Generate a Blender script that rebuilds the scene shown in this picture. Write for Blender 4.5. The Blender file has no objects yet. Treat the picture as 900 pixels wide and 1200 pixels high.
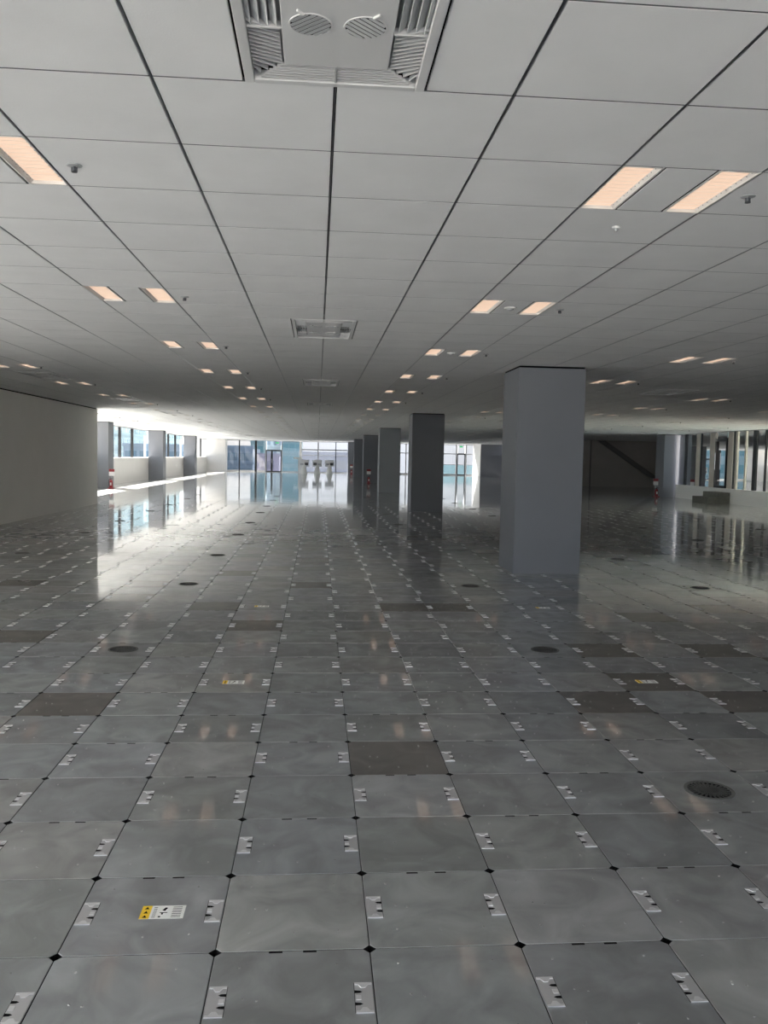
import bpy, math, random
from mathutils import Vector, Matrix
random.seed(7)
S = bpy.context.scene
COL = S.collection

# ------------------------------------------------------------------ camera
F_PX, YAW, PITCH, ROLL, EYE = 984.4, .08, .0655, .0198, 1.6059
CEIL = EYE + 1.3017
_f = Vector((math.sin(YAW)*math.cos(PITCH), math.cos(YAW)*math.cos(PITCH), -math.sin(PITCH)))
_r0 = Vector((math.cos(YAW), -math.sin(YAW), 0))
_u0 = _r0.cross(_f)
RIGHT = math.cos(ROLL)*_r0 + math.sin(ROLL)*_u0
UP = -math.sin(ROLL)*_r0 + math.cos(ROLL)*_u0
FWD = _f
cd = bpy.data.cameras.new('camera')
cd.sensor_fit = 'VERTICAL'; cd.sensor_height = 36.0; cd.lens = F_PX/1200*36.0
cd.clip_start = .05; cd.clip_end = 2000
cam = bpy.data.objects.new('camera', cd); COL.objects.link(cam)
M4 = Matrix((RIGHT, UP, -FWD)).transposed().to_4x4(); M4.translation = (0, 0, EYE)
cam.matrix_world = M4
S.camera = cam

# ------------------------------------------------------------------ light and exposure
SUN_EL, SUN_AZ = math.radians(38), math.radians(48)     # sun stands to the left, slightly beyond the camera
to_sun = Vector((-math.cos(SUN_EL)*math.cos(SUN_AZ), math.cos(SUN_EL)*math.sin(SUN_AZ), math.sin(SUN_EL)))
sl = bpy.data.lights.new('sun', 'SUN'); sl.energy = 47.0; sl.angle = .009; sl.color = (1, .925, .845)
so = bpy.data.objects.new('sun', sl); COL.objects.link(so)
so.rotation_euler = to_sun.to_track_quat('Z', 'Y').to_euler(); so.location = (-60, 0, 80)
W = bpy.data.worlds.new('world'); S.world = W; W.use_nodes = True
nt = W.node_tree; nt.nodes.clear()
wo = nt.nodes.new('ShaderNodeOutputWorld'); bg = nt.nodes.new('ShaderNodeBackground')
sky = nt.nodes.new('ShaderNodeTexSky'); sky.sky_type = 'NISHITA'; sky.sun_disc = False
sky.sun_elevation = SUN_EL; sky.sun_rotation = -math.pi/2 + SUN_AZ; sky.dust_density = 2.0; sky.ozone_density = 1.5
tcw = nt.nodes.new('ShaderNodeTexCoord')
nz = nt.nodes.new('ShaderNodeTexNoise'); nz.inputs['Scale'].default_value = 3.2; nz.inputs['Detail'].default_value = 7
crw = nt.nodes.new('ShaderNodeValToRGB')
crw.color_ramp.elements[0].position = .42; crw.color_ramp.elements[0].color = (.5, .5, .5, 1)
crw.color_ramp.elements[1].position = .62; crw.color_ramp.elements[1].color = (.9, .9, .9, 1)
mxw = nt.nodes.new('ShaderNodeMix'); mxw.data_type = 'RGBA'
sc_ = nt.nodes.new('ShaderNodeVectorMath'); sc_.operation = 'SCALE'; sc_.inputs['Scale'].default_value = .105
nt.links.new(sky.outputs[0], sc_.inputs[0])
nt.links.new(tcw.outputs['Generated'], nz.inputs['Vector'])
nt.links.new(nz.outputs['Fac'], crw.inputs[0])
nt.links.new(crw.outputs[0], mxw.inputs[0])
nt.links.new(sc_.outputs[0], mxw.inputs[6])
mxw.inputs[7].default_value = (.86, .9, 1.0, 1)
nt.links.new(mxw.outputs[2], bg.inputs[0]); bg.inputs[1].default_value = 1.9
nt.links.new(bg.outputs[0], wo.inputs[0])
S.view_settings.view_transform = 'Standard'; S.view_settings.look = 'None'
S.view_settings.gamma = 1.0; S.view_settings.use_curve_mapping = False
S.view_settings.exposure = 1.25
cy = S.cycles
cy.max_bounces = 12; cy.diffuse_bounces = 7; cy.glossy_bounces = 5; cy.transparent_max_bounces = 16
cy.blur_glossy = 1.0; cy.sample_clamp_indirect = 8.0
cy.use_denoising = True

# ------------------------------------------------------------------ materials
def mat(name, color=(.8, .8, .8), rough=.6, metal=0., spec=.5, noise=0., nscale=8., bump=0., bscale=200., emit=None, estr=0.):
    m = bpy.data.materials.new(name); m.use_nodes = True
    n = m.node_tree.nodes; l = m.node_tree.links; b = n['Principled BSDF']
    b.inputs['Base Color'].default_value = (*color, 1); b.inputs['Roughness'].default_value = rough
    b.inputs['Metallic'].default_value = metal; b.inputs['Specular IOR Level'].default_value = spec
    if emit:
        b.inputs['Emission Color'].default_value = (*emit, 1); b.inputs['Emission Strength'].default_value = estr
    g = n.new('ShaderNodeNewGeometry')
    if noise:
        t = n.new('ShaderNodeTexNoise'); t.inputs['Scale'].default_value = nscale; t.inputs['Detail'].default_value = 5
        l.new(g.outputs['Position'], t.inputs['Vector'])
        r = n.new('ShaderNodeMapRange'); r.inputs[1].default_value = .3; r.inputs[2].default_value = .7
        r.inputs[3].default_value = 1-noise; r.inputs[4].default_value = 1+noise
        l.new(t.outputs['Fac'], r.inputs[0])
        v = n.new('ShaderNodeVectorMath'); v.operation = 'SCALE'; v.inputs[0].default_value = color
        l.new(r.outputs[0], v.inputs['Scale']); l.new(v.outputs[0], b.inputs['Base Color'])
    if bump:
        t = n.new('ShaderNodeTexNoise'); t.inputs['Scale'].default_value = bscale; t.inputs['Detail'].default_value = 3
        l.new(g.outputs['Position'], t.inputs['Vector'])
        p = n.new('ShaderNodeBump'); p.inputs['Strength'].default_value = bump; p.inputs['Distance'].default_value = .002
        l.new(t.outputs['Fac'], p.inputs['Height']); l.new(p.outputs[0], b.inputs['Normal'])
    return m

def floor_mat(name, attr):
    m = mat(name); n = m.node_tree.nodes; l = m.node_tree.links; b = n['Principled BSDF']
    if attr:
        c = n.new('ShaderNodeAttribute'); c.attribute_name = 'tint'; cs = c.outputs['Color']
    else:
        c = n.new('ShaderNodeObjectInfo'); cs = c.outputs['Color']
    g = n.new('ShaderNodeNewGeometry')
    # zinc bloom: cloudy pale smears differing from tile to tile (offset by the tile's own tint)
    off = n.new('ShaderNodeVectorMath'); off.operation = 'SCALE'; off.inputs['Scale'].default_value = 90.
    l.new(cs, off.inputs[0])
    add = n.new('ShaderNodeVectorMath'); add.operation = 'ADD'
    l.new(g.outputs['Position'], add.inputs[0]); l.new(off.outputs[0], add.inputs[1])
    t = n.new('ShaderNodeTexNoise'); t.inputs['Scale'].default_value = 4.5; t.inputs['Detail'].default_value = 6
    t.inputs['Distortion'].default_value = .9
    l.new(add.outputs[0], t.inputs['Vector'])
    r = n.new('ShaderNodeMapRange'); r.inputs[1].default_value = .35; r.inputs[2].default_value = .75
    r.inputs[3].default_value = .88; r.inputs[4].default_value = 1.42
    l.new(t.outputs['Fac'], r.inputs[0])
    v = n.new('ShaderNodeVectorMath'); v.operation = 'SCALE'
    l.new(cs, v.inputs[0]); l.new(r.outputs[0], v.inputs['Scale']); l.new(v.outputs[0], b.inputs['Base Color'])
    r2 = n.new('ShaderNodeMapRange'); r2.inputs[1].default_value = .35; r2.inputs[2].default_value = .75
    r2.inputs[3].default_value = .50; r2.inputs[4].default_value = .58
    l.new(t.outputs['Fac'], r2.inputs[0]); l.new(r2.outputs[0], b.inputs['Roughness'])
    b.inputs['Metallic'].default_value = .92
    b.inputs['Coat Weight'].default_value = 1.0; b.inputs['Coat Roughness'].default_value = .06; b.inputs['Coat IOR'].default_value = 1.45
    return m

def glass_mat(name, tint=(.9, .97, .97), refl=.09):
    m = bpy.data.materials.new(name); m.use_nodes = True
    n = m.node_tree.nodes; l = m.node_tree.links; n.clear()
    o = n.new('ShaderNodeOutputMaterial'); mx = n.new('ShaderNodeMixShader')
    tr = n.new('ShaderNodeBsdfTransparent'); tr.inputs[0].default_value = (*tint, 1)
    gl = n.new('ShaderNodeBsdfGlossy'); gl.inputs['Roughness'].default_value = 0.0
    fr = n.new('ShaderNodeFresnel'); fr.inputs[0].default_value = 1.5
    l.new(fr.outputs[0], mx.inputs[0]); l.new(tr.outputs[0], mx.inputs[1]); l.new(gl.outputs[0], mx.inputs[2])
    l.new(mx.outputs[0], o.inputs[0])
    return m

M = {}
M['ceil'] = mat('ceiling_board', (.82, .82, .82), .75, spec=.3, noise=.03, nscale=3, bump=.25, bscale=160)
M['rail'] = mat('ceiling_rail_metal', (.36, .37, .39), .28, metal=1)
M['crossrail'] = mat('cross_rail_paint', (.075, .08, .09), .5)
M['void'] = mat('dark_void', (.005, .005, .006), .95, spec=.02)
M['floor'] = floor_mat('zinc_tile', False)
M['floor_far'] = floor_mat('zinc_tile_far', True)
M['latch'] = mat('latch_steel', (.58, .58, .59), .42, metal=.75)
M['bright'] = mat('bright_zinc', (.80, .80, .81), .4, metal=.7)
for _k in ('latch', 'bright'):
    _b = M[_k].node_tree.nodes['Principled BSDF']; _b.inputs['Coat Weight'].default_value = .8; _b.inputs['Coat Roughness'].default_value = .12
M['screw'] = mat('screw_steel', (.75, .75, .75), .25, metal=.7)
M['black'] = mat('black_rubber', (.006, .006, .006), .8, spec=.08)
M['vent'] = mat('vent_plastic', (.055, .055, .053), .7, spec=.2)
M['ventrim'] = mat('vent_rim', (.11, .11, .105), .7, spec=.2)
M['col'] = mat('column_paint', (.18, .19, .212), .6, noise=.02, nscale=2, bump=.08, bscale=90)
M['wall'] = mat('wall_paint', (.60, .585, .565), .65, noise=.02, nscale=1.5, bump=.08, bscale=90)
M['wallw'] = mat('white_wall_paint', (.72, .71, .69), .6, noise=.02, nscale=1.5)
M['sillw'] = mat('white_sill_panel', (.86, .855, .84), .5)
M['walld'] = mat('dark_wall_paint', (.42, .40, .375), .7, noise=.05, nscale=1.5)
M['beam'] = mat('dark_brace_paint', (.16, .155, .15), .6)
M['frame'] = mat('black_frame', (.012, .013, .015), .4, metal=.2)
M['alu'] = mat('aluminium_frame', (.36, .37, .39), .35, metal=.6)
M['beige'] = mat('beige_panel', (.66, .61, .54), .5, noise=.02)
M['glass'] = glass_mat('clear_glass', (.96, .975, .97))
M['glassl'] = glass_mat('grey_glass', (.82, .84, .84))
M['glassn'] = glass_mat('neutral_solar_glass', (.28, .292, .305))
M['glasst'] = glass_mat('teal_glass', (.72, .88, .90))
M['concrete'] = mat('step_concrete', (.15, .15, .13), .8, noise=.15, nscale=9)
M['acw'] = mat('cassette_white', (.66, .66, .66), .4)
M['acg'] = mat('cassette_grey', (.42, .43, .44), .45)
M['blade'] = mat('cassette_blade', (.60, .61, .62), .4)
M['lamp'] = mat('lamp_diffuser', (.25, .22, .2), .5, emit=(1, .70, .51), estr=.37)
M['lampdim'] = mat('lamp_diffuser_dim', (.8, .75, .7), .5, emit=(1, .70, .51), estr=.09)
M['lampside'] = mat('lamp_reflector', (.88, .86, .83), .35)
M['trimw'] = mat('lamp_trim', (.70, .69, .67), .4)
M['red'] = mat('extinguisher_red', (.25, .012, .018), .4)
M['white'] = mat('white_plastic', (.82, .82, .80), .4)
M['kiosk'] = mat('kiosk_shell', (.86, .87, .84), .45)
M['kgrey'] = mat('kiosk_grey', (.82, .83, .84), .45)
M['screen'] = mat('dark_screen', (.012, .012, .014), .2)
M['yellow'] = mat('label_yellow', (.85, .56, .03), .5)
M['green'] = mat('exit_sign_green', (.05, .45, .18), .5, emit=(.1, .8, .35), estr=.12)
M['ground'] = mat('street_ground', (.24, .235, .225), .9, noise=.2, nscale=.05)
M['terrace'] = mat('terrace_paving', (.26, .257, .25), .85, noise=.08, nscale=2)

# ------------------------------------------------------------------ helpers
class MB:
    def __init__(s): s.v = []; s.f = []; s.m = []
    def box(s, x0, x1, y0, y1, z0, z1, mi=0, rz=0., c=None):
        k = len(s.v)
        P = [(x0, y0, z0), (x1, y0, z0), (x1, y1, z0), (x0, y1, z0), (x0, y0, z1), (x1, y0, z1), (x1, y1, z1), (x0, y1, z1)]
        if rz:
            cx, cyy = c or ((x0+x1)/2, (y0+y1)/2); a, b = math.cos(rz), math.sin(rz)
            P = [(cx+(x-cx)*a-(y-cyy)*b, cyy+(x-cx)*b+(y-cyy)*a, z) for x, y, z in P]
        s.v += P
        for q in ((0, 3, 2, 1), (4, 5, 6, 7), (0, 1, 5, 4), (1, 2, 6, 5), (2, 3, 7, 6), (3, 0, 4, 7)):
            s.f.append(tuple(k+i for i in q)); s.m.append(mi)
        return s
    def poly(s, pts, mi=0):
        k = len(s.v); s.v += [tuple(p) for p in pts]; s.f.append(tuple(range(k, k+len(pts)))); s.m.append(mi); return s
    def prism(s, pts, dz, mi=0):
        """polygon (counter-clockwise seen along -d) pushed along vector dz"""
        k = len(s.v); n = len(pts); d = Vector(dz)
        s.v += [tuple(p) for p in pts] + [tuple(Vector(p)+d) for p in pts]
        s.f.append(tuple(range(k+n-1, k-1, -1))); s.f.append(tuple(range(k+n, k+2*n))); s.m += [mi, mi]
        for i in range(n):
            j = (i+1) % n; s.f.append((k+i, k+j, k+n+j, k+n+i)); s.m.append(mi)
        return s
    def lathe(s, prof, cx=0, cyy=0, n=24, mi=0, cap=True):
        k = len(s.v)
        for r, z in prof:
            for i in range(n):
                a = 2*math.pi*i/n; s.v.append((cx+r*math.cos(a), cyy+r*math.sin(a), z))
        for q in range(len(prof)-1):
            for i in range(n):
                j = (i+1) % n
                s.f.append((k+q*n+i, k+q*n+j, k+(q+1)*n+j, k+(q+1)*n+i)); s.m.append(mi)
        if cap:
            s.f.append(tuple(k+i for i in reversed(range(n)))); s.m.append(mi)
            t = k+(len(prof)-1)*n; s.f.append(tuple(t+i for i in range(n))); s.m.append(mi)
        return s
    def tube(s, pts, r, n=8, mi=0):
        pts = [Vector(p) for p in pts]; k = len(s.v)
        for q, p in enumerate(pts):
            d = (pts[min(q+1, len(pts)-1)]-pts[max(q-1, 0)]).normalized()
            a = d.orthogonal().normalized(); b = d.cross(a)
            for i in range(n):
                t = 2*math.pi*i/n; s.v.append(tuple(p + r*(math.cos(t)*a+math.sin(t)*b)))
        for q in range(len(pts)-1):
            for i in range(n):
                j = (i+1) % n; s.f.append((k+q*n+i, k+q*n+j, k+(q+1)*n+j, k+(q+1)*n+i)); s.m.append(mi)
        s.f.append(tuple(k+i for i in reversed(range(n)))); s.m.append(mi)
        t = k+(len(pts)-1)*n; s.f.append(tuple(t+i for i in range(n))); s.m.append(mi)
        return s
    def mesh(s, name, mats):
        me = bpy.data.meshes.new(name); me.from_pydata(s.v, [], s.f)
        for m in (mats if isinstance(mats, (list, tuple)) else [mats]): me.materials.append(m)
        me.polygons.foreach_set('material_index', s.m); me.update(); return me

def link(name, me, parent=None, loc=(0, 0, 0), rz=0.):
    o = bpy.data.objects.new(name, me); COL.objects.link(o)
    o.location = loc; o.rotation_euler[2] = rz
    if parent: o.parent = parent
    return o
def build(name, mb, mats, parent=None, loc=(0, 0, 0), rz=0., smooth=False, bevel=0.):
    me = mb.mesh(name, mats)
    if smooth:
        me.polygons.foreach_set('use_smooth', [True]*len(me.polygons))
        me.set_sharp_from_angle(angle=math.radians(35))
    o = link(name, me, parent, loc, rz)
    if bevel:
        b = o.modifiers.new('bevel', 'BEVEL'); b.width = bevel; b.segments = 2; b.limit_method = 'ANGLE'
    return o
def empty(name, loc=(0, 0, 0), rz=0.): return link(name, None, None, loc, rz)
def tag(o, label, cat, group=None):
    o['label'] = label; o['category'] = cat
    if group: o['group'] = group
    return o
def structure(o): o['kind'] = 'structure'; return o
def copy_tree(o, parent=None):
    c = o.copy(); COL.objects.link(c)
    if parent: c.parent = parent
    for ch in list(o.children): copy_tree(ch, c)
    return c
def px(x, y, z):
    p = Vector((x, y, z-EYE)); d = p.dot(FWD)
    if d < .1: return (-9e9, -9e9)
    return 450+F_PX*p.dot(RIGHT)/d, 600-F_PX*p.dot(UP)/d
def in_view(x, y, z, m=60):
    a, b = px(x, y, z); return -m < a < 900+m and -m < b < 1200+m
ORD = ['first', 'second', 'third', 'fourth', 'fifth', 'sixth', 'seventh', 'eighth', 'ninth', 'tenth', 'eleventh', 'twelfth', 'thirteenth', 'fourteenth', 'fifteenth', 'sixteenth']

XL, XR, YB, YE = -10.0, 16.5, -1.5, 79.0       # left window wall, right glazing, rear glazing, far glazing
LW, LY0, LY1 = -6.72, 9.9, 26.4               # core block on the left
COLY = [11.57 + 13.1057*k for k in range(6)]   # column row

# ================================================================== FLOOR
T = .5; FX, FY = -.8068, 2.6425
floor = structure(build('floor', MB().box(-10.3, XR+.35, YB-.3, YE+.3, -.14, -.10).prism([(XR+.35, 38.5, -.14), (17.1, 38.5, -.14), (22.5, 52.2, -.14), (XR+.35, 52.2, -.14)], (0, 0, .04)), M['void']))
HT, CUT = .2485, .019
def octa(h, c, z): return [(-h+c, -h, z), (h-c, -h, z), (h, -h+c, z), (h, h-c, z), (h-c, h, z), (-h+c, h, z), (-h, h-c, z), (-h, -h+c, z)]
def tile_rings(mb, cx=0, cyy=0, tx=0, ty=0, deep=-.028, dz=0):
    k = len(mb.v)
    for (h, c, z) in ((HT-.0015, CUT, 0), (HT, CUT, -.0015), (HT, CUT, deep)):
        mb.v += [(cx+x, cyy+y, z+dz+x*tx+y*ty) for x, y, z in octa(h, c, z)]
    mb.f.append(tuple(range(k, k+8))); mb.m.append(0)
    for q in range(2):
        for i in range(8):
            j = (i+1) % 8
            mb.f.append((k+(q+1)*8+i, k+(q+1)*8+j, k+q*8+j, k+q*8+i)); mb.m.append(q)
tm = MB(); tile_rings(tm); TILE = tm.mesh('floor_tile', [M['floor'], M['black']])
# latch: silver plate, bright toothed brackets at both ends, black finger notches on the inner side (+x)
lm = MB().box(-.027, .027, -.07, .07, 0, .0012, 0)
for s in (-1, 1):
    lm.box(-.026, .026, s*.07-.009*(s > 0), s*.07+.009*(s < 0), .0012, .0032, 1)
    lm.prism([(-.015, s*.061, .0012), (.015, s*.061, .0012), (.006, s*.046, .0012), (-.006, s*.046, .0012)][::(1 if s < 0 else -1)], (0, 0, .002), 1)
    lm.prism([(.027, s*.028-.006, .0012), (.027, s*.028+.007, .0012), (.012, s*.028+.006, .0012), (.004, s*.028+.001, .0012), (.012, s*.028-.004, .0012)], (0, 0, .0008), 2)
lm.box(.008, .024, -.010, .010, .0012, .003, 1)
lm.box(.0268, .0285, -.07, .07, 0, .0009, 2)
LATCH = lm.mesh('latch', [M['latch'], M['bright'], M['black']])
SLOT = MB().box(-.022, .022, -.005, .005, -.001, .0006).mesh('edge_slot', M['black'])
sm = MB()
for u, v in ((.2, .22), (.5, .2), (.8, .22), (.17, .83), (.78, .84), (.22, .52), (.3, .5)):
    sm.lathe([(.0036, 0), (.0036, .0008), (.0018, .002)], (u-.5)*T, (v-.5)*T, 8)
SCREWS = sm.mesh('screw_heads', M['screw'])
BASE = [tuple(1.5*q for q in c) for c in ((.255, .266, .270), (.268, .278, .281), (.243, .254, .260), (.280, .288, .288), (.248, .261, .268), (.259, .263, .260), (.216, .226, .230))]
DARK = (.205, .192, .178)
dark_cells = {(-2, 5), (2, 3), (5, 5), (7, 5), (6, 6), (6, 8), (8, 8), (-4, 4), (9, 7), (-6, 8), (8, 11), (11, 9), (-4, 9), (10, 12), (-3, 13)}
def tint(i, j):
    if (i, j) in dark_cells or (j > 9 and random.random() < .06): c = DARK
    else: c = random.choice(BASE)
    k = random.uniform(.94, 1.06); return (c[0]*k, c[1]*k*random.uniform(.99, 1.01), c[2]*k*random.uniform(.98, 1.02))
far = MB(); tints = []; latchfar = MB()
for j in range(-12, 153):
    for i in range(-19, 50):
        cx, cyy = FX+(i+.5)*T, FY+(j+.5)*T
        if cx > XR+.1 and not (37.5 < cyy < 52.0 and cx < 17.0+(cyy-38.5)*.40): continue
        c = tint(i, j)
        near = cyy < 9.3 and in_view(cx, cyy, 0, 80)
        tx, ty = random.gauss(0, .0007), random.gauss(0, .0007)
        if near:
            o = link('floor_tile', TILE, floor, (cx, cyy, 0)); o.color = (*c, 1)
            o.rotation_euler = (ty, -tx, 0)
            link('screw_heads', SCREWS, o)['kind'] = 'stuff'
            if (i+j) % 2 == 0:
                link('latch', LATCH, o, (-.218, 0, 0)); link('latch', LATCH, o, (.218, 0, 0), math.pi)
                link('edge_slot', SLOT, o, (-.055, .2425, 0)); link('edge_slot', SLOT, o, (.055, .2425, 0))
        else:
            n0 = len(far.f)
            if cyy < 30: tile_rings(far, cx, cyy, tx, ty, -.01)
            else:
                h, cc = HT+.0004, CUT
                far.poly([(cx+x, cyy+y, x*tx+y*ty) for x, y, z in octa(h, cc, 0)])
            tints += [c]*(len(far.f)-n0)
            if (i+j) % 2 == 0 and -1 < cyy < 27 and cx < XR and in_view(cx, cyy, 0, 700):
                for s in (-1, 1):
                    x = cx+s*.218
                    latchfar.box(x-.027, x+.027, cyy-.07, cyy+.07, .0002, .0014, 0)
                    for t in (-1, 1):
                        latchfar.box(x-.026, x+.026, cyy+t*.061-.009, cyy+t*.061+.009, .0014, .0032, 1)
                        latchfar.box(x-s*.016-.011, x-s*.016+.011, cyy+t*.028-.006, cyy+t*.028+.006, .0014, .002, 2)
ff = build('distant_floor_tiles', far, [M['floor_far'], M['black']], floor); ff['kind'] = 'stuff'
at = ff.data.attributes.new('tint', 'FLOAT_COLOR', 'FACE')
at.data.foreach_set('color', [q for c in tints for q in (*c, 1.)])
build('distant_latches', latchfar, [M['latch'], M['bright'], M['black']], floor)['kind'] = 'stuff'

# ================================================================== CEILING
G = .64; CX, CYY = -1.2364, 2.4229
ceiling = structure(build('ceiling', MB().box(-10.3, XR+.3, YB-.3, YE+.3, CEIL+.10, CEIL+.16).prism([(XR+.3, 38.5, CEIL+.10), (17.1, 38.5, CEIL+.10), (22.5, 52.2, CEIL+.10), (XR+.3, 52.2, CEIL+.10)], (0, 0, .06)), M['void']))
GX, GY = .006, .0045     # half joint widths
LIGHT_W = .3*G
def light_cell(i, j): return i % 5 == 4 and j % 5 == 2
def is_ac(i, j):
    """AC cassettes straddle a long joint, two cells long"""
    return (i in (1, 2) and j % 10 in (9, 0)) or (i in (11, 12) and j % 10 in (9, 0)) or (i == -6 and j % 10 in (9, 0) and j > 15)
def panel_span(i, j):
    x0, x1 = CX+i*G+GX, CX+(i+1)*G-GX
    if light_cell(i, j): return x0-GX+LIGHT_W+.012, x1+GX-LIGHT_W-.012
    if is_ac(i, j):
        if i == -6: return x0, x0
        m = CX+(i+.5)*G
        return (x0, m-.004) if i % 10 in (1, 3) else (m+.004, x1)
    return x0, x1
pan_cache = {}
def panel_mesh(w):
    k = round(w, 4)
    if k not in pan_cache:
        h, d, c = w/2, G/2-GY, .002
        mb = MB(); n = 0
        for (a, b, z) in ((h-c, d-c, 0), (h, d, c), (h, d, .015)): mb.v += [(-a, -b, z), (a, -b, z), (a, b, z), (-a, b, z)]
        mb.f.append((3, 2, 1, 0)); mb.m.append(0)
        for q in range(2):
            for e in range(4):
                g = (e+1) % 4; mb.f.append((q*4+e, q*4+g, q*4+4+g, q*4+4+e)); mb.m.append(0)
        pan_cache[k] = mb.mesh('ceiling_panel', M['ceil'])
    return pan_cache[k]
farp = MB()
for j in range(-9, 120):
    for i in range(-14, 41):
        x0, x1 = panel_span(i, j); y0, y1 = CYY+j*G+GY, CYY+(j+1)*G-GY
        xm, ym = (x0+x1)/2, (y0+y1)/2
        if xm > XR and not (37.7 < ym < 52.0 and xm < 17.0+(ym-38.5)*.40): continue
        if x1-x0 < .05: continue
        if ym < 9.6 and in_view(xm, ym, CEIL, 70):
            link('ceiling_panel', panel_mesh(x1-x0), ceiling, (xm, ym, CEIL))
        else:
            farp.poly([(x0, y1, CEIL), (x1, y1, CEIL), (x1, y0, CEIL), (x0, y0, CEIL)])
            farp.poly([(x0, y0, CEIL), (x1, y0, CEIL), (x1, y0, CEIL+.015), (x0, y0, CEIL+.015)])
            if ym < 30:
                for x in (x0, x1): farp.poly([(x, y0, CEIL), (x, y1, CEIL), (x, y1, CEIL+.015), (x, y0, CEIL+.015)])
build('distant_ceiling_panels', farp, M['ceil'], ceiling)['kind'] = 'stuff'
for i in range(-13, 28):
    x = CX+i*G
    spans = [(YB, YE)]
    if i in (2, 12):
        spans = []; y = YB
        for j in range(-1, 120, 10):
            spans.append((y, CYY+j*G-.01)); y = CYY+(j+2)*G+.01
        spans.append((y, YE))
    rb = MB()
    for a, b in spans: rb.box(x-.0028, x+.0028, a, b, CEIL-.001, CEIL+.02)
    build('ceiling_rail', rb, M['rail'], ceiling)
for j in range(-8, 120):
    y = CYY+j*G
    build('cross_rail', MB().box(XL, XR if not 39 < y < 52 else 16.9+(y-38.5)*.40, y-.0046, y+.0046, CEIL+.0008, CEIL+.012), M['crossrail'], ceiling)

# ---- recessed lights, in pairs
def make_light():
    root = empty('ceiling_light'); w = LIGHT_W
    fr = MB()
    fr.box(0, .010, 0, G, -.001, .06).box(w-.010, w, 0, G, -.001, .06).box(.010, w-.010, .003, .012, -.001, .06).box(.010, w-.010, G-.012, G-.003, -.001, .06)
    build('frame', fr, M['trimw'], root)
    df = MB().poly([(.026, .012, .016), (.026, G-.012, .016), (w-.026, G-.012, .016), (w-.026, .012, .016)])
    build('diffuser', df, M['lamp'], root)
    for q in (0, 1):                       # reflector walls on both long sides, with a row of fixing slots
        e = (lambda x: x) if q == 0 else (lambda x: w-x)
        rs = MB().poly([(e(.026), .012, .016), (e(.026), G-.012, .016), (e(.010), G-.012, .001), (e(.010), .012, .001)])
        for k in range(12):
            y = .05+k*.049; a_, b_ = sorted((e(.021), e(.0245))); rs.box(a_, b_, y, y+.006, .010, .014, 1)
        build('reflector_strip', rs, [M['lampside'], M['rail']], root)
    lv = MB()
    for k in range(1, 13):
        y = k*G/13; lv.box(.027, w-.027, y-.0007, y+.0007, .0150, .0158)
    build('louvre', lv, M['trimw'], root)['kind'] = 'stuff'
    gp = MB().box(w+.001, w+.011, 0, G, .004, .03)
    build('shadow_gap', gp, M['void'], root)
    return root
ROWS = {-11: 'far left row near the windows', -6: 'row along the left wall', -1: 'row left of the air conditioners', 4: 'row left of the columns',
        9: 'row right of the columns', 14: 'second row right of the columns', 19: 'third row right of the columns', 24: 'row along the right windows'}
proto = None
def hidden(x, y): return (x < LW and LY0 < y < LY1) or (x < -6 and y < LY0)
pair_rows = []
for i in sorted(ROWS):
    n = 0
    for j in range(2, 98, 5):
        xa, y = CX+i*G, CYY+j*G
        vis = [s for s in (0, 1) if in_view(xa+(.1 if s == 0 else G-.1), y+.3, CEIL, 4) and not hidden(xa+.3, y)]
        build_all = True
        if xa+G > XR and not (37.7 < y < 51 and xa+G < 17.0+(y-38.5)*.40): build_all = False
        if not vis or not build_all or n >= 16:
            continue
        pair_rows.append((i, j, n))
        for s in vis:
            if proto is None: proto = make_light(); o = proto
            else: o = copy_tree(proto)
            o.location = (xa, y, CEIL) if s == 0 else (xa+G, y+G, CEIL)
            o.rotation_euler[2] = 0 if s == 0 else math.pi
            for ch in o.children:
                if ch.name.startswith('diffuser'):
                    ch.material_slots[0].link = 'OBJECT'; ch.material_slots[0].material = M['lampdim' if j > 32 else 'lamp']
            tag(o, f"{'left' if s == 0 else 'right'} recessed light of the {ORD[n]} pair from the camera, {ROWS[i]}", 'ceiling light', 'recessed ceiling lights in pairs')
        n += 1
# cells whose lights are out of sight get a plain filler panel
have = {(i, j) for i, j, n in pair_rows}
fill = MB()
for j in range(-9, 120):
    for i in range(-14, 41):
        if light_cell(i, j):
            for s in (0, 1):
                if (i, j) in have:
                    xa = CX+i*G; vis = in_view(xa+(.1 if s == 0 else G-.1), CYY+j*G+.3, CEIL, 4)
                    if vis: continue
                x0 = CX+i*G if s == 0 else CX+(i+1)*G-LIGHT_W
                if x0 > XR and not (37.7 < CYY+j*G < 52 and x0 < 17.0+(CYY+j*G-38.5)*.40): continue
                y0 = CYY+j*G
                fill.poly([(x0, y0+G, CEIL+.002), (x0+LIGHT_W+.01, y0+G, CEIL+.002), (x0+LIGHT_W+.01, y0, CEIL+.002), (x0, y0, CEIL+.002)])
build('filler_panels', fill, M['ceil'], ceiling)['kind'] = 'stuff'

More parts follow.
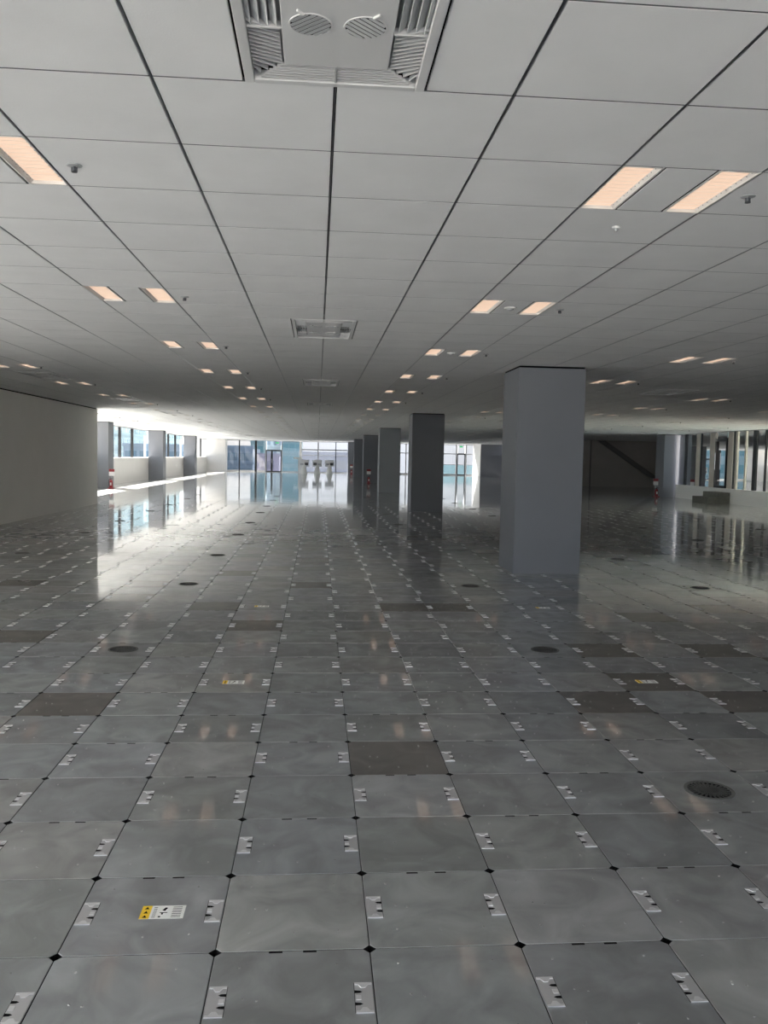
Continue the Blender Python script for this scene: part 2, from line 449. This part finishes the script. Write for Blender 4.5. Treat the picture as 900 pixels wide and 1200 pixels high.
# ---- sprinklers and sensors
def make_sprinkler():
    root = empty('sprinkler')
    build('escutcheon', MB().lathe([(.036, 0), (.034, -.003), (.016, -.006)], n=18), M['acg'], root, smooth=True)
    build('head', MB().lathe([(.006, -.006), (.006, -.018), (.009, -.020), (.009, -.026), (.004, -.029)], n=12).box(-.014, .014, -.002, .002, -.028, -.008).lathe([(.014, -.029), (.014, -.031)], n=14), M['crossrail'], root)
    return root
sp = None
for i, j, n in pair_rows:
    if n > 5: continue
    x, y = CX+(i+1.17)*G, CYY+(j+.52)*G
    if not in_view(x, y, CEIL, 0): continue
    o = sp = make_sprinkler() if sp is None else copy_tree(sp)
    o.location = (x, y, CEIL)
    tag(o, f"small ceiling sprinkler beside the {ORD[n]} pair of lights, {ROWS[i]}", 'sprinkler', 'sprinklers beside the light pairs')
def make_sensor(r):
    root = empty('ceiling_sensor')
    build('base', MB().lathe([(r, 0), (r*.98, -.006), (r*.8, -.010)], n=20), M['white'], root, smooth=True)
    build('dome', MB().lathe([(r*.5, -.010), (r*.42, -.02), (r*.15, -.026)], n=16), M['acg'], root, smooth=True)
    return root
for (i, j, r, lab) in ((4.49, 3.48, .022, 'small white ceiling sensor just beyond the nearest right pair of lights'),
                       (4.49, 7.5, .055, 'white disc smoke detector between the second pair of lights, left of the columns'),
                       (4.49, 12.5, .055, 'white disc smoke detector between the third pair of lights, left of the columns')):
    o = make_sensor(r); o.location = (CX+i*G, CYY+j*G, CEIL); tag(o, lab, 'detector')

# ---- air-conditioning cassettes
def make_ac():
    root = empty('air_conditioner'); W2, L2 = G/2-.006, G-.004
    fr = MB()
    for a, b, c, d in ((-W2, -W2+.034, -L2, L2), (W2-.034, W2, -L2, L2), (-W2+.034, W2-.034, -L2, -L2+.03), (-W2+.034, W2-.034, L2-.03, L2)):
        fr.box(a, b, c, d, -.006, .03)
    build('frame', fr, M['acw'], root, bevel=.003)
    build('cavity', MB().box(-W2+.01, W2-.01, -L2+.01, L2-.01, .050, .056), M['acg'], root)
    pl = MB().box(-.172, .172, -.49, .49, -.004, .004)
    build('centre_plate', pl, M['acw'], root, bevel=.002)
    for sx in (-1, 1):
        for sy in (-1, 1):
            cx, cyy = sx*.083, sy*.215
            nz_ = build('nozzle', MB().lathe([(.067, -.004), (.066, -.0065), (.062, -.0065), (.062, -.0045)], n=28, cap=False), M['acw'], root, (cx, cyy, 0), smooth=True)
            build('nozzle_throat', MB().lathe([(.063, -.0042), (.063, -.0046)], n=28), M['void'], nz_)
            sl_ = MB()
            for k in range(-3, 4):
                hw = math.sqrt(max(0, .061**2-(k*.017)**2))
                sl_.box(-hw, hw, k*.017-.0062, k*.017+.0062, -.0065, -.0050, 0, rz=sx*.75, c=(0, 0))
            build('vane', sl_, M['blade'] if sx > 0 else M['acg'], nz_)['kind'] = 'stuff'
            build('lever', MB().box(-.003, .003, -.014, .014, -.010, -.004, rz=sx*.7), M['white'], nz_, (sx*.030, -.072, 0))
    e = W2-.036
    for sx in (-1, 1):                       # long side louvres: blades running along the unit
        lb = MB()
        for k in range(4):
            x = .185+k*.026
            a, b = sorted((sx*x, sx*(x+.015)))
            for y_ in (-.245, .010):
                lb.prism([(sx*x, y_, .002), (sx*(x+.022), y_, .022), (sx*(x+.024), y_, .020), (sx*(x+.002), y_, .0)], (0, .235, 0))
        build('side_louvre', lb, M['blade'], root)['kind'] = 'stuff'
        for sy in (-1, 1):                   # corner louvres: short blades set on the diagonal
            cb = MB()
            n = 13
            for k in range(n):
                t = k/(n-1); y = .265+t*.30
                lo, hi = .18, e
                if y > .49: lo = .18+(y-.49)*1.0
                x0, x1 = sx*lo, sx*hi
                cb.prism([(x0, sy*(y), .0), (x1, sy*(y-.045), .0), (x1, sy*(y-.045+.010), .003), (x0, sy*(y+.010), .003)], (0, sy*.006, .018))
            build('corner_louvre', cb, M['blade'], root)['kind'] = 'stuff'
            build('corner_bar', MB().box(min(sx*.172, sx*e), max(sx*.172, sx*e), sy*.255-.004, sy*.255+.004, -.002, .02), M['acw'], root)
    for sy in (-1, 1):                       # fine blades across each end
        eb = MB()
        for k in range(6):
            y = .50+k*.018; w = .185+k*.014
            a, b = sorted((sy*y, sy*(y+.009)))
            eb.box(-w, -.004, a, b, -.001, .012).box(.004, w, a, b, -.001, .012)
        build('end_louvre', eb, M['acw'], root)['kind'] = 'stuff'
        build('end_bar', MB().box(-.0035, .0035, min(sy*.49, sy*.61), max(sy*.49, sy*.61), -.003, .012), M['acg'], root)
    return root
ac0 = make_ac(); first = True
for (i, js, nm) in ((2, range(0, 40, 10), 'straight ahead on the ceiling centre line'), (12, range(10, 50, 10), 'on the ceiling right of the columns'), (-5.5, range(20, 50, 10), 'on the ceiling beside the left wall')):
    n = 0
    for j in js:
        x, y = CX+i*G, CYY+j*G
        if not in_view(x, y+.3, CEIL, 30): continue
        o = ac0 if first else copy_tree(ac0); first = False
        o.location = (x, y, CEIL)
        tag(o, f"white louvred air conditioning cassette, {ORD[n]} from the camera {nm}", 'air conditioner', 'ceiling air conditioning cassettes'); n += 1
# any cassette bay that carries no visible unit is closed off
cl = MB()
for i, j0 in ((2, -1), (12, -1), (-5.5, 19)):
    for j in range(j0, 120, 10):
        y = CYY+(j+1)*G; x = CX+i*G
        if any(abs(o.location.x-x) < .05 and abs(o.location.y-y) < .05 for o in COL.objects if o.name.startswith('air_conditioner')): continue
        cl.poly([(x-.32, y+.64, CEIL+.002), (x+.32, y+.64, CEIL+.002), (x+.32, y-.64, CEIL+.002), (x-.32, y-.64, CEIL+.002)])
build('closed_bays', cl, M['ceil'], ceiling)['kind'] = 'stuff'

# ================================================================== WALLS
wl = structure(build('wall_left', MB().box(XL-.3, LW, LY0, LY1, 0, CEIL-.03), M['wall']))
build('shadow_gap', MB().box(XL-.3, LW-.015, LY0+.015, LY1-.015, CEIL-.03, CEIL+.02), M['void'], wl)
# low wall under the left windows
segs = []
ys = [YB-.3]
wlow = structure(build('wall_left_sill', MB().box(XL-.3, XL, LY1, YE+.3, -.1, 1.30), M['wallw'], bevel=.01))
wlow2 = structure(build('wall_left_near', MB().box(XL-.3, XL, YB-.3, LY0, -.1, .12), M['wallw']))
# window head above left windows
structure(build('trim_1', MB().box(XL-.3, XL, YB-.3, YE+.3, CEIL-.04, CEIL+.16), M['alu']))
# far end: corner wall pieces
structure(build('wall_far_corner', MB().box(-10.95, -8.35, 77.1, 79.0, 0, CEIL), M['wallw']))
structure(build('wall_far_right', MB().box(14.75, 17.3, 75.4, 79.3, -.1, CEIL+.1).box(17.0, 17.3, 52.35, 75.4, 0, CEIL+.1), M['col']))
structure(build('lit_side_skin', MB().box(14.72, 14.75, 75.4, 79.0, 0, CEIL), M['wallw']))  # white skin paints the window-lit side face lighter than the front
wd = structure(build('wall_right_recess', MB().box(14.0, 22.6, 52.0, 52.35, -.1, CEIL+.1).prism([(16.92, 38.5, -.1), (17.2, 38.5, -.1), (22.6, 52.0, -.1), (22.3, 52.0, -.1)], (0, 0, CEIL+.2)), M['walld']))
dx = Vector((3.38, 0, -2.19)).normalized(); nn = Vector((dx.z, 0, -dx.x))
p0, p1 = Vector((17.5, 51.98, 3.1)), Vector((22.6, 51.98, -.21))
build('diagonal_brace', MB().prism([p0-nn*.14, p1-nn*.14, p1+nn*.14, p0+nn*.14], (0, -.16, 0)), M['beam'], wd)
build('wall_joint', MB().box(17.15, 17.22, 51.96, 52.0, 0, CEIL), M['beam'], wd)

# ================================================================== COLUMNS
def column(x0, x1, y0, y1, label, group):
    root = build('column', MB().box(x0, x1, y0, y1, 0, CEIL-.025), M['col'], bevel=.004)
    build('shadow_gap', MB().box(x0+.012, x1-.012, y0+.012, y1-.012, CEIL-.025, CEIL+.01), M['void'], root)
    build('corner_bead', MB().box(x0-.001, x0+.004, y0-.001, y0+.004, 0, CEIL-.03), M['col'], root)
    return tag(root, label, 'column', group)
names = ['large grey square column nearest the camera, right of centre', 'dark square column, second in the row behind the nearest column',
         'square column, third in the row receding from the nearest column', 'square column with a fire extinguisher sign, fourth in the receding row',
         'square column, fifth in the row receding from the nearest column', 'farthest square column of the receding row, by the end windows']
for k, y in enumerate(COLY): column(2.77, 3.72, y, y+.95, names[k], 'row of square columns')
for k, lab in ((2, 'grey pillar at the left windows, nearest the end of the left wall'), (3, 'second grey pillar from the left wall, between the left windows'), (4, 'third grey pillar from the left wall, between the left windows')):
    column(-10.0, -9.15, COLY[k], COLY[k]+.95, lab, 'pillars along the left windows')
column(15.97, 16.92, 37.78, 38.73, 'grey pillar on the right beside the raised white sill', 'right pillar')

# ================================================================== WINDOWS
def window(name, axis, at, a0, a1, z0, z1, mull, rails=(), gm='glass', mm='alu', mw=.06, depth=.12, gaps=()):
    """a glazed strip: at = plane, a0..a1 along it; mull = [(pos, width, material)]; panes are cut between mullions"""
    root = structure(empty(name)); mull = sorted(mull)
    def bx(nm, p0, p1, za, zb, d, m):
        mb = MB()
        if axis == 'x': mb.box(p0, p1, at-d/2, at+d/2, za, zb)
        else: mb.box(at-d/2, at+d/2, p0, p1, za, zb)
        return build(nm, mb, M[m], root)
    edges = [a0] + [p for p, w, m in mull] + [a1]
    for p, w, m in mull: bx('mullion', p-w/2, p+w/2, z0, z1, depth, m)
    for s, e in zip(edges[:-1], edges[1:]):
        if any(g0 <= (s+e)/2 <= g1 for g0, g1 in gaps): continue
        mb = MB()
        if axis == 'x': mb.poly([(s, at, z0), (e, at, z0), (e, at, z1), (s, at, z1)])
        else: mb.poly([(at, s, z0), (at, e, z0), (at, e, z1), (at, s, z1)])
        build('pane', mb, M[gm], root)
    for za, zb, s, e, m in rails: bx('rail', s, e, za, zb, depth*.9, m)
    return root
# far glazing, left half
window('window_1', 'x', YE, -8.35, 2.77, 0, CEIL, [(-7.24, .10, 'frame'), (-5.72, .20, 'frame'), (-4.83, .10, 'alu'), (-3.31, .10, 'alu'), (-1.60, .22, 'wallw'), (.05, .12, 'alu'), (1.70, .07, 'frame')],
       [(0, .12, -8.35, -4.83, 'wallw'), (0, .09, -3.31, 2.77, 'alu'), (2.07, 2.19, -1.49, 2.77, 'alu'), (1.62, 1.65, -1.49, 2.77, 'wallw'), (CEIL-.05, CEIL, -8.35, 2.77, 'alu')], gaps=[(-4.83, -3.31)], gm='glassn')
window('window_2', 'x', YE, 2.77, 14.75, 0, CEIL, [(4.9, .10, 'alu'), (6.6, .10, 'alu'), (8.3, .10, 'alu'), (9.8, .10, 'alu'), (11.5, .10, 'alu'), (13.11, .14, 'alu'), (14.02, .14, 'alu')],
       [(0, .12, 2.77, 13.11, 'alu'), (0, .12, 14.02, 14.75, 'alu'), (1.97, 2.05, 2.77, 13.11, 'alu'), (1.97, 2.05, 14.02, 14.75, 'alu'), (CEIL-.05, CEIL, 2.77, 14.75, 'alu')], gaps=[(13.11, 14.02)], gm='glassn')
def door(name, axis, at, a0, a1, z0, zt, ztop, stile=None, fm='frame', gm='glass', hand=1):
    root = structure(empty(name))
    def bx(nm, p0, p1, za, zb, d, m, par=root):
        mb = MB()
        if axis == 'x': mb.box(p0, p1, at-d/2, at+d/2, za, zb)
        else: mb.box(at-d/2, at+d/2, p0, p1, za, zb)
        return build(nm, mb, M[m], par)
    fr = MB(); w = .07
    def add(p0, p1, za, zb):
        if axis == 'x': fr.box(p0, p1, at-.07, at+.07, za, zb)
        else: fr.box(at-.07, at+.07, p0, p1, za, zb)
    add(a0, a0+w, z0, zt); add(a1-w, a1, z0, zt); add(a0, a1, zt, zt+.13); add(a0+w, a1-w, z0, z0+.10)
    if stile: add(stile-.09, stile+.09, z0+.1, zt)
    build('door_frame', fr, M[fm], root)
    for nm, za, zb in (('pane', z0+.1, zt), ('transom_pane', zt+.13, ztop)):
        mb = MB(); s, e = a0+w*.9, a1-w*.9
        if axis == 'x': mb.poly([(s, at, za), (e, at, za), (e, at, zb), (s, at, zb)])
        else: mb.poly([(at, s, za), (at, e, za), (at, e, zb), (at, s, zb)])
        build(nm, mb, M[gm], root)
    hp = (stile or a1-.12)-.0
    mb = MB()
    if axis == 'x': mb.tube([(hp, at-.12, z0+.85), (hp, at-.12, z0+1.25)], .014)
    else: mb.tube([(at-.12, hp, z0+.75), (at-.12, hp, z0+1.45)], .016)
    build('door_handle', mb, M['alu'], root, smooth=True)
    return root
door('door_1', 'x', YE, -4.78, -3.36, 0, 1.94, CEIL-.05, stile=-4.25, gm='glassn')
door('door_2', 'x', YE, 13.18, 13.95, 0, 1.95, CEIL-.05, gm='glassn')
# left glazing
lm_ = []
y = LY1+.8
window('window_3', 'y', XL-.14, LY1, COLY[2], 1.30, CEIL-.04, [(28.9, .16, 'frame'), (31.8, .16, 'frame'), (34.9, .16, 'frame')], gm='glassl')
window('window_4', 'y', XL-.14, COLY[2]+.95, COLY[3], 1.30, CEIL-.04, [(41.3, .16, 'frame'), (44.2, .18, 'frame'), (47.1, .18, 'frame')], gm='glassl')
window('window_5', 'y', XL-.14, COLY[3]+.95, COLY[4], 1.30, CEIL-.04, [(54.9, .16, 'frame'), (58.3, .18, 'frame'), (61.1, .18, 'frame')], gm='glassl')
window('window_6', 'y', XL-.14, COLY[4]+.95, 77.1, 1.30, CEIL-.04, [(68.2, .16, 'frame'), (71.2, .16, 'frame'), (74.2, .16, 'frame')], gm='glassl')
window('window_7', 'y', XL-.14, YB, LY0, .12, CEIL-.04, [(-.5, .16, 'frame'), (2.5, .16, 'frame'), (5.5, .16, 'frame'), (8.5, .16, 'frame')])
# rear glazing behind the camera
window('window_8', 'x', YB, -7.0, 6.0, 0, CEIL, [(-7+1.625*k, .08, 'frame') for k in range(1, 8)], [(0, .1, -7, 6, 'frame')])
structure(build('wall_rear', MB().box(XL, -7.0, YB-.15, YB+.15, 0, CEIL).box(6.0, XR, YB-.15, YB+.15, 0, CEIL), M['wall']))
# right glazing above a raised white sill
structure(build('wall_right_sill', MB().box(XR, XR+.35, YB-.3, 37.6, -.1, .60), M['sillw'], bevel=.01))
structure(build('trim_2', MB().box(XR-.02, XR+.3, YB-.3, 37.6, CEIL-.02, CEIL+.16), M['alu']))
window('window_9', 'y', XR+.12, 32.97, 37.6, .60, CEIL-.02, [(36.9, .16, 'frame'), (35.64, .36, 'beige'), (35.40, .05, 'frame'), (34.28, .50, 'beige'), (33.98, .04, 'frame')], gm='glasst', depth=.07, gaps=[(32.9, 33.9)])
door('door_3', 'y', XR+.10, 32.98, 33.97, .60, 2.52, CEIL-.02, gm='glass')
window('window_10', 'y', XR+.12, 27.5, 32.97, .60, CEIL-.02, [(32.76, .42, 'beige'), (32.46, .10, 'frame'), (32.26, .16, 'beige'), (31.56, .10, 'beige'), (30.86, .26, 'frame'), (30.10, .06, 'frame')], gm='glasst', depth=.07)
structure(build('trim_4', MB().box(XR+.02, XR+.28, 27.3, 27.6, .60, CEIL), M['beige']))
structure(build('wall_right_outer', MB().box(20.0, 20.3, 18, 31.6, .4, 7.0), M['beige']))
window('window_11', 'y', XR+.12, 25, 27.5, .60, CEIL-.02, [(26.2, .12, 'frame')], gm='glass', depth=.2)
structure(build('wall_right_near', MB().box(XR, XR+.3, YB-.3, 25, .6, CEIL+.1), M['wall']))

# steps up to the right door
tag(build('step_block', MB().box(15.55, 16.0, 32.42, 33.78, 0, .25), M['concrete'], bevel=.012), 'lower dark concrete step at the foot of the right glass door', 'step', 'steps below the right door')
tag(build('step_block', MB().box(16.0, 16.49, 32.42, 33.78, 0, .45), M['concrete'], bevel=.012), 'upper dark concrete step against the white sill below the glass door', 'step', 'steps below the right door')

# ================================================================== FLOOR VENTS
def make_vent():
    root = empty('floor_vent')
    build('rim', MB().lathe([(.120, .0005), (.119, .004), (.112, .0065), (.104, .005), (.102, .001)], n=40, cap=False), M['ventrim'], root, smooth=True)
    build('bowl', MB().lathe([(.104, .0005), (.104, .0012)], n=32), M['black'], root)
    bl = MB()
    for k in range(26):
        a = 2*math.pi*k/26
        bl.box(.030, .103, -.0042, .0042, .0012, .0048, rz=a, c=(0, 0))
    bl.lathe([(.068, .001), (.068, .0050), (.063, .0050), (.063, .001)], n=32, cap=False)
    build('radial_blades', bl, M['vent'], root)['kind'] = 'stuff'
    build('hub', MB().lathe([(.034, .001), (.033, .005), (.026, .0056)], n=24), M['vent'], root, smooth=True)
    return root
VROW = {-8: 'in the line along the left wall', -2: 'in the line left of centre', 5: 'in the line beside the columns',
        11: 'in the line right of the columns', 17: 'second line right of the columns', 23: 'third line right of the columns'}
v0 = None
for i in VROW:
    n = 0
    for j in (2, 8, 15, 21, 28, 34, 41, 47, 54, 60):
        x, y = FX+(i+.5)*T, FY+(j+.5)*T
        if not in_view(x, y, 0, -4) or x > XR or hidden(x, y): continue
        if i == 5 and j == 21: continue
        o = v0 = make_vent() if v0 is None else copy_tree(v0)
        o.location = (x, y, .0005)
        tag(o, f"dark round floor vent, {ORD[n]} from the camera {VROW[i]}", 'floor vent', 'round vents in the tiled floor'); n += 1

# ================================================================== WARNING LABELS ON TILES
def make_sticker():
    root = empty('warning_label')
    build('sheet', MB().box(-.075, .075, -.042, .042, 0, .0006), M['white'], root)
    build('yellow_band', MB().box(-.075, -.042, -.042, .042, .0006, .0009), M['yellow'], root)
    pr = MB()
    for k in range(3):                                   # hazard triangles in the band
        y = -.027+k*.027; pr.prism([(-.066, y-.008, .0009), (-.050, y-.008, .0009), (-.058, y+.008, .0009)], (0, 0, .0002))
    for k in range(7):                                   # lines of small print
        y = -.034+k*.0105
        pr.box(-.034, -.022, y, y+.003, .0006, .0009); pr.box(.032, .064, y, y+.003, .0006, .0009)
    pr.prism([(-.004, .012, .0006), (.006, .006, .0006), (.014, .026, .0006), (.006, .030, .0006)], (0, 0, .0003))
    pr.box(-.010, .016, -.006, -.002, .0006, .0009).box(-.004, .002, -.016, -.006, .0006, .0009).box(-.012, -.004, -.034, -.026, .0006, .0009)
    build('print', pr, M['black'], root)['kind'] = 'stuff'
    return root
s0 = None
for i, j, fx, lab in ((0, 0, .58, 'white and yellow warning label on the nearest tiles, lower left'), (0, 6, .48, 'second warning label on the floor straight beyond the nearest one'),
                  (6, 6, .47, 'warning label on a dark brown tile below the nearest column'), (6, 12, .55, 'warning label just in front of the nearest column'),
                  (0, 12, .48, 'third and farthest warning label in line with the nearest one')):
    o = s0 = make_sticker() if s0 is None else copy_tree(s0)
    o.location = (FX+(i+fx)*T, FY+(j+.5)*T, .0004); tag(o, lab, 'label', 'warning labels stuck to floor tiles')

# ================================================================== FIRE EXTINGUISHERS AND SIGNS
def make_ext():
    root = empty('fire_extinguisher')
    build('cylinder', MB().lathe([(.066, .03), (.072, .04), (.072, .30), (.062, .34), (.035, .37), (.024, .375)], n=24), M['red'], root, smooth=True)
    build('valve', MB().lathe([(.020, .375), (.020, .41)], n=12).box(-.02, .08, -.011, .011, .405, .417).box(-.02, .09, -.011, .011, .432, .442), M['frame'], root)
    build('hose', MB().tube([(-.02, 0, .40), (-.078, 0, .385), (-.092, 0, .32), (-.088, 0, .18), (-.084, 0, .10)], .010), M['black'], root, smooth=True)
    build('paper_label', MB().box(-.03, .03, -.076, -.070, .13, .25), M['white'], root)
    return root
def make_sign():
    root = empty('extinguisher_stand')
    build('base', MB().box(-.13, .13, -.12, .12, 0, .025), M['red'], root, bevel=.006)
    build('pole', MB().tube([(0, .105, .02), (0, .105, .56)], .012), M['alu'], root, smooth=True)
    build('sign_plate', MB().box(-.12, .12, .098, .110, .54, .84), M['white'], root)
    build('red_band', MB().box(-.12, .12, .093, .098, .72, .84), M['red'], root)
    return root
e0 = s1 = None
for (x, y, where) in ((-8.99, 37.60, 'by the left pillar nearest the wall end'), (3.10, 50.70, 'in front of the fourth column of the row'),
                      (3.10, 76.90, 'in front of the farthest column'), (15.75, 38.0, 'beside the right pillar')):
    o = e0 = make_ext() if e0 is None else copy_tree(e0)
    o.location = (x, y-.02, .0); tag(o, 'red fire extinguisher standing ' + where, 'fire extinguisher', 'fire extinguishers by the columns')
    o = s1 = make_sign() if s1 is None else copy_tree(s1)
    o.location = (x, y, 0)
    tag(o, 'red and white extinguisher sign stand ' + where, 'sign stand', 'sign stands behind the fire extinguishers')

# ================================================================== KIOSKS BY THE FAR WINDOWS
def make_kiosk(sx):
    root = empty('display_kiosk')
    build('pedestal', MB().lathe([(.29, 0), (.28, .05), (.22, .35), (.14, .66), (.12, .78)], n=28), M['kiosk'], root, smooth=True)
    build('head', MB().box(-.40, .40, -.06, .06, .66, 1.22), M['kgrey'], root, bevel=.01)
    build('screen', MB().box(sx-.15, sx+.15, -.066, -.058, .74, .98), M['screen'], root)
    build('notice', MB().box(-sx-.15, -sx+.15, -.066, -.058, .78, .92), M['alu'], root)
    return root
for x, y, sx, lab in ((-1.15, 72.8, .2, 'left pedestal kiosk with a grey head and black screen by far windows'), (-.02, 73.4, -.2, 'middle pedestal kiosk with its black screen on the left'), (1.06, 74.2, .2, 'right pedestal kiosk with a grey head by the far windows')):
    o = make_kiosk(sx); o.location = (x, y, 0); tag(o, lab, 'kiosk', 'kiosks by the far windows')
cb = empty('slim_cabinet', (-1.62, 75.6, 0))
build('body', MB().box(-.10, .26, -.2, .2, 0, 1.28), M['kgrey'], cb, bevel=.01); build('top', MB().box(-.52, .26, -.25, .25, 1.28, 1.42), M['white'], cb, bevel=.01)
tag(cb, 'slim grey cabinet with a white overhanging top left of the kiosks', 'cabinet')
for x, y, lab in ((-3.75, 78.7, 'green exit sign hanging above the far left door'), (13.5, 78.7, 'green exit sign hanging above the far right door')):
    r = empty('exit_sign', (x, y, 2.62))
    build('housing', MB().box(-.17, .17, -.03, .03, 0, .17), M['white'], r); build('face', MB().box(-.155, .155, -.034, -.030, .015, .155), M['green'], r)
    build('hanger', MB().tube([(0, 0, .17), (0, 0, CEIL-2.62)], .008), M['alu'], r)
    tag(r, lab, 'exit sign', 'exit signs above the far doors')

# ================================================================== OUTSIDE
GZ = -26
structure(build('ground', MB().box(-500, 500, -400, 700, GZ-.5, GZ), M['ground']))
structure(build('terrace', MB().box(XR+.35, 34, 10, 37.6, .1, .40), M['terrace']))  # carried far outward to bounce more sunlight onto the right-hand ceiling
structure(build('rear_bounce_slab', MB().box(XL-8, XR+8, YB-14, YB-.3, -.5, -.05), M['terrace']))  # added unseen slab, bounces sunlight through the rear glazing onto the ceiling
structure(build('balcony', MB().box(-11, 16, YE+.3, YE+4.2, -.3, -.04), M['terrace']))  # real at the railed right end; carried left to bounce sun to the ceiling
bal = structure(build('balcony_railing', MB().box(9.5, 15.9, YE+2.05, YE+2.09, .05, .95), M['glasst']))
build('handrail', MB().box(9.5, 15.9, YE+2.02, YE+2.12, .95, 1.0), M['alu'], bal)
def building(x0, x1, y0, y1, top, wall, pane, face, label, fh=3.6, bw=3.0, winf=.55, bh=.5, pr=.5):
    """block whose visible face carries floor slabs and one pane per bay; face: 'y' looks towards -y, 'x' looks towards +x, 'w' towards -x"""
    root = empty('building', ((x0+x1)/2, (y0+y1)/2, GZ)); ox, oy = root.location.x, root.location.y
    build('block', MB().box(x0-ox, x1-ox, y0-oy, y1-oy, 0, top-GZ), wall, root)
    lo = max(GZ, -14); n = 0
    me = {}
    z = top-fh
    a0, a1 = (x0, x1) if face == 'y' else (y0, y1)
    nb = max(1, int((a1-a0)/bw)); w = (a1-a0)/nb
    rest = MB()
    while z > lo:
        for k in range(nb):
            c = a0+(k+.5)*w; hw = w*winf/2; za, zb = z-GZ+fh*.22, z-GZ+fh*(.22+bh)
            args = (c-hw-ox, c+hw-ox, y0-oy-.08, y0-oy-.01, za, zb) if face == 'y' else ((x1-ox+.01, x1-ox+.08, c-hw-oy, c+hw-oy, za, zb) if face == 'x' else (x0-ox-.08, x0-ox-.01, c-hw-oy, c+hw-oy, za, zb))
            if n < 90: build('window', MB().box(*args), pane, root); n += 1
            else: rest.box(*args)
        sl_ = (x0-ox-.2, x1-ox+.2, y0-oy-.25, y0-oy, z-GZ, z-GZ+.3) if face == 'y' else ((x1-ox, x1-ox+.25, y0-oy-.2, y1-oy+.2, z-GZ, z-GZ+.3) if face == 'x' else (x0-ox-.25, x0-ox, y0-oy-.2, y1-oy+.2, z-GZ, z-GZ+.3))
        build('floor_band', MB().box(*sl_), wall, root)
        z -= fh
    if rest.f: build('small_windows', rest, pane, root)['kind'] = 'stuff'
    build('roof_parapet', MB().box(x0-ox-.3, x1-ox+.3, y0-oy-.3, y0-oy+.2, top-GZ, top-GZ+.7), wall, root)
    return tag(root, label, 'building')
def bm(n, c, r=.6, s=.5): return mat(n, tuple(min(.85, q*.72) for q in c), r, spec=s, noise=.06, nscale=.3)
bg1, bg2 = bm('facade_bluegrey', (.34, .44, .54)), bm('pane_bluegrey', (.16, .27, .36), .25)
tl1, tl2 = bm('facade_teal', (.42, .62, .66)), bm('pane_teal', (.22, .48, .54), .25)
wh1, wh2 = bm('facade_white', (.82, .80, .86)), bm('pane_white', (.42, .44, .55), .3)
pu1, pu2 = bm('facade_mauve', (.46, .44, .54)), bm('pane_mauve', (.28, .28, .38), .3)
lv1 = bm('facade_lavender', (.80, .80, .92))
dk1, dk2 = bm('facade_dark', (.07, .12, .11)), bm('pane_dark', (.03, .065, .065), .3)
bl1, bl2 = bm('facade_blue', (.42, .60, .88)), bm('pane_blue', (.22, .36, .58), .3)
building(-45, -15.2, 200, 225, 2.9, bg1, bg2, 'y', 'low blue grey office block seen through the far left windows', winf=.8)
building(-20.6, -16.6, 262, 274, 34, tl1, tl2, 'y', 'narrow teal tower behind the far left door', winf=.8, bw=2)
building(-17.0, -10.9, 278, 290, 40, wh1, wh2, 'y', 'white tower above the far left door', winf=.5, bw=1.8)
building(-13.5, -8.6, 190, 198, 1.2, pu1, pu2, 'y', 'low mauve building behind the far left door glass')
building(-10.6, -4.8, 255, 270, 38, tl1, tl2, 'y', 'tall teal glass tower right of the far left door', winf=.85, bw=1.9, bh=.6)
building(-3.5, 16, 170, 190, 1.7, lv1, wh1, 'y', 'pale lavender low building behind the kiosks', winf=.7)
building(18, 40, 190, 210, -3.0, bg1, bg2, 'y', 'low roofs seen through the far right windows')
building(-75, -52, 95, 330, 42, tl1, tl2, 'x', 'pale teal block across the street beyond the left windows', bw=5, winf=.7)
building(44, 58, 92, 150, 30, dk1, dk2, 'w', 'dark green glazed block beyond the right windows', bw=4, winf=.8)
building(60, 80, 97, 124, 5, bl1, bl2, 'w', 'blue building in the gap of the right windows', bw=3)
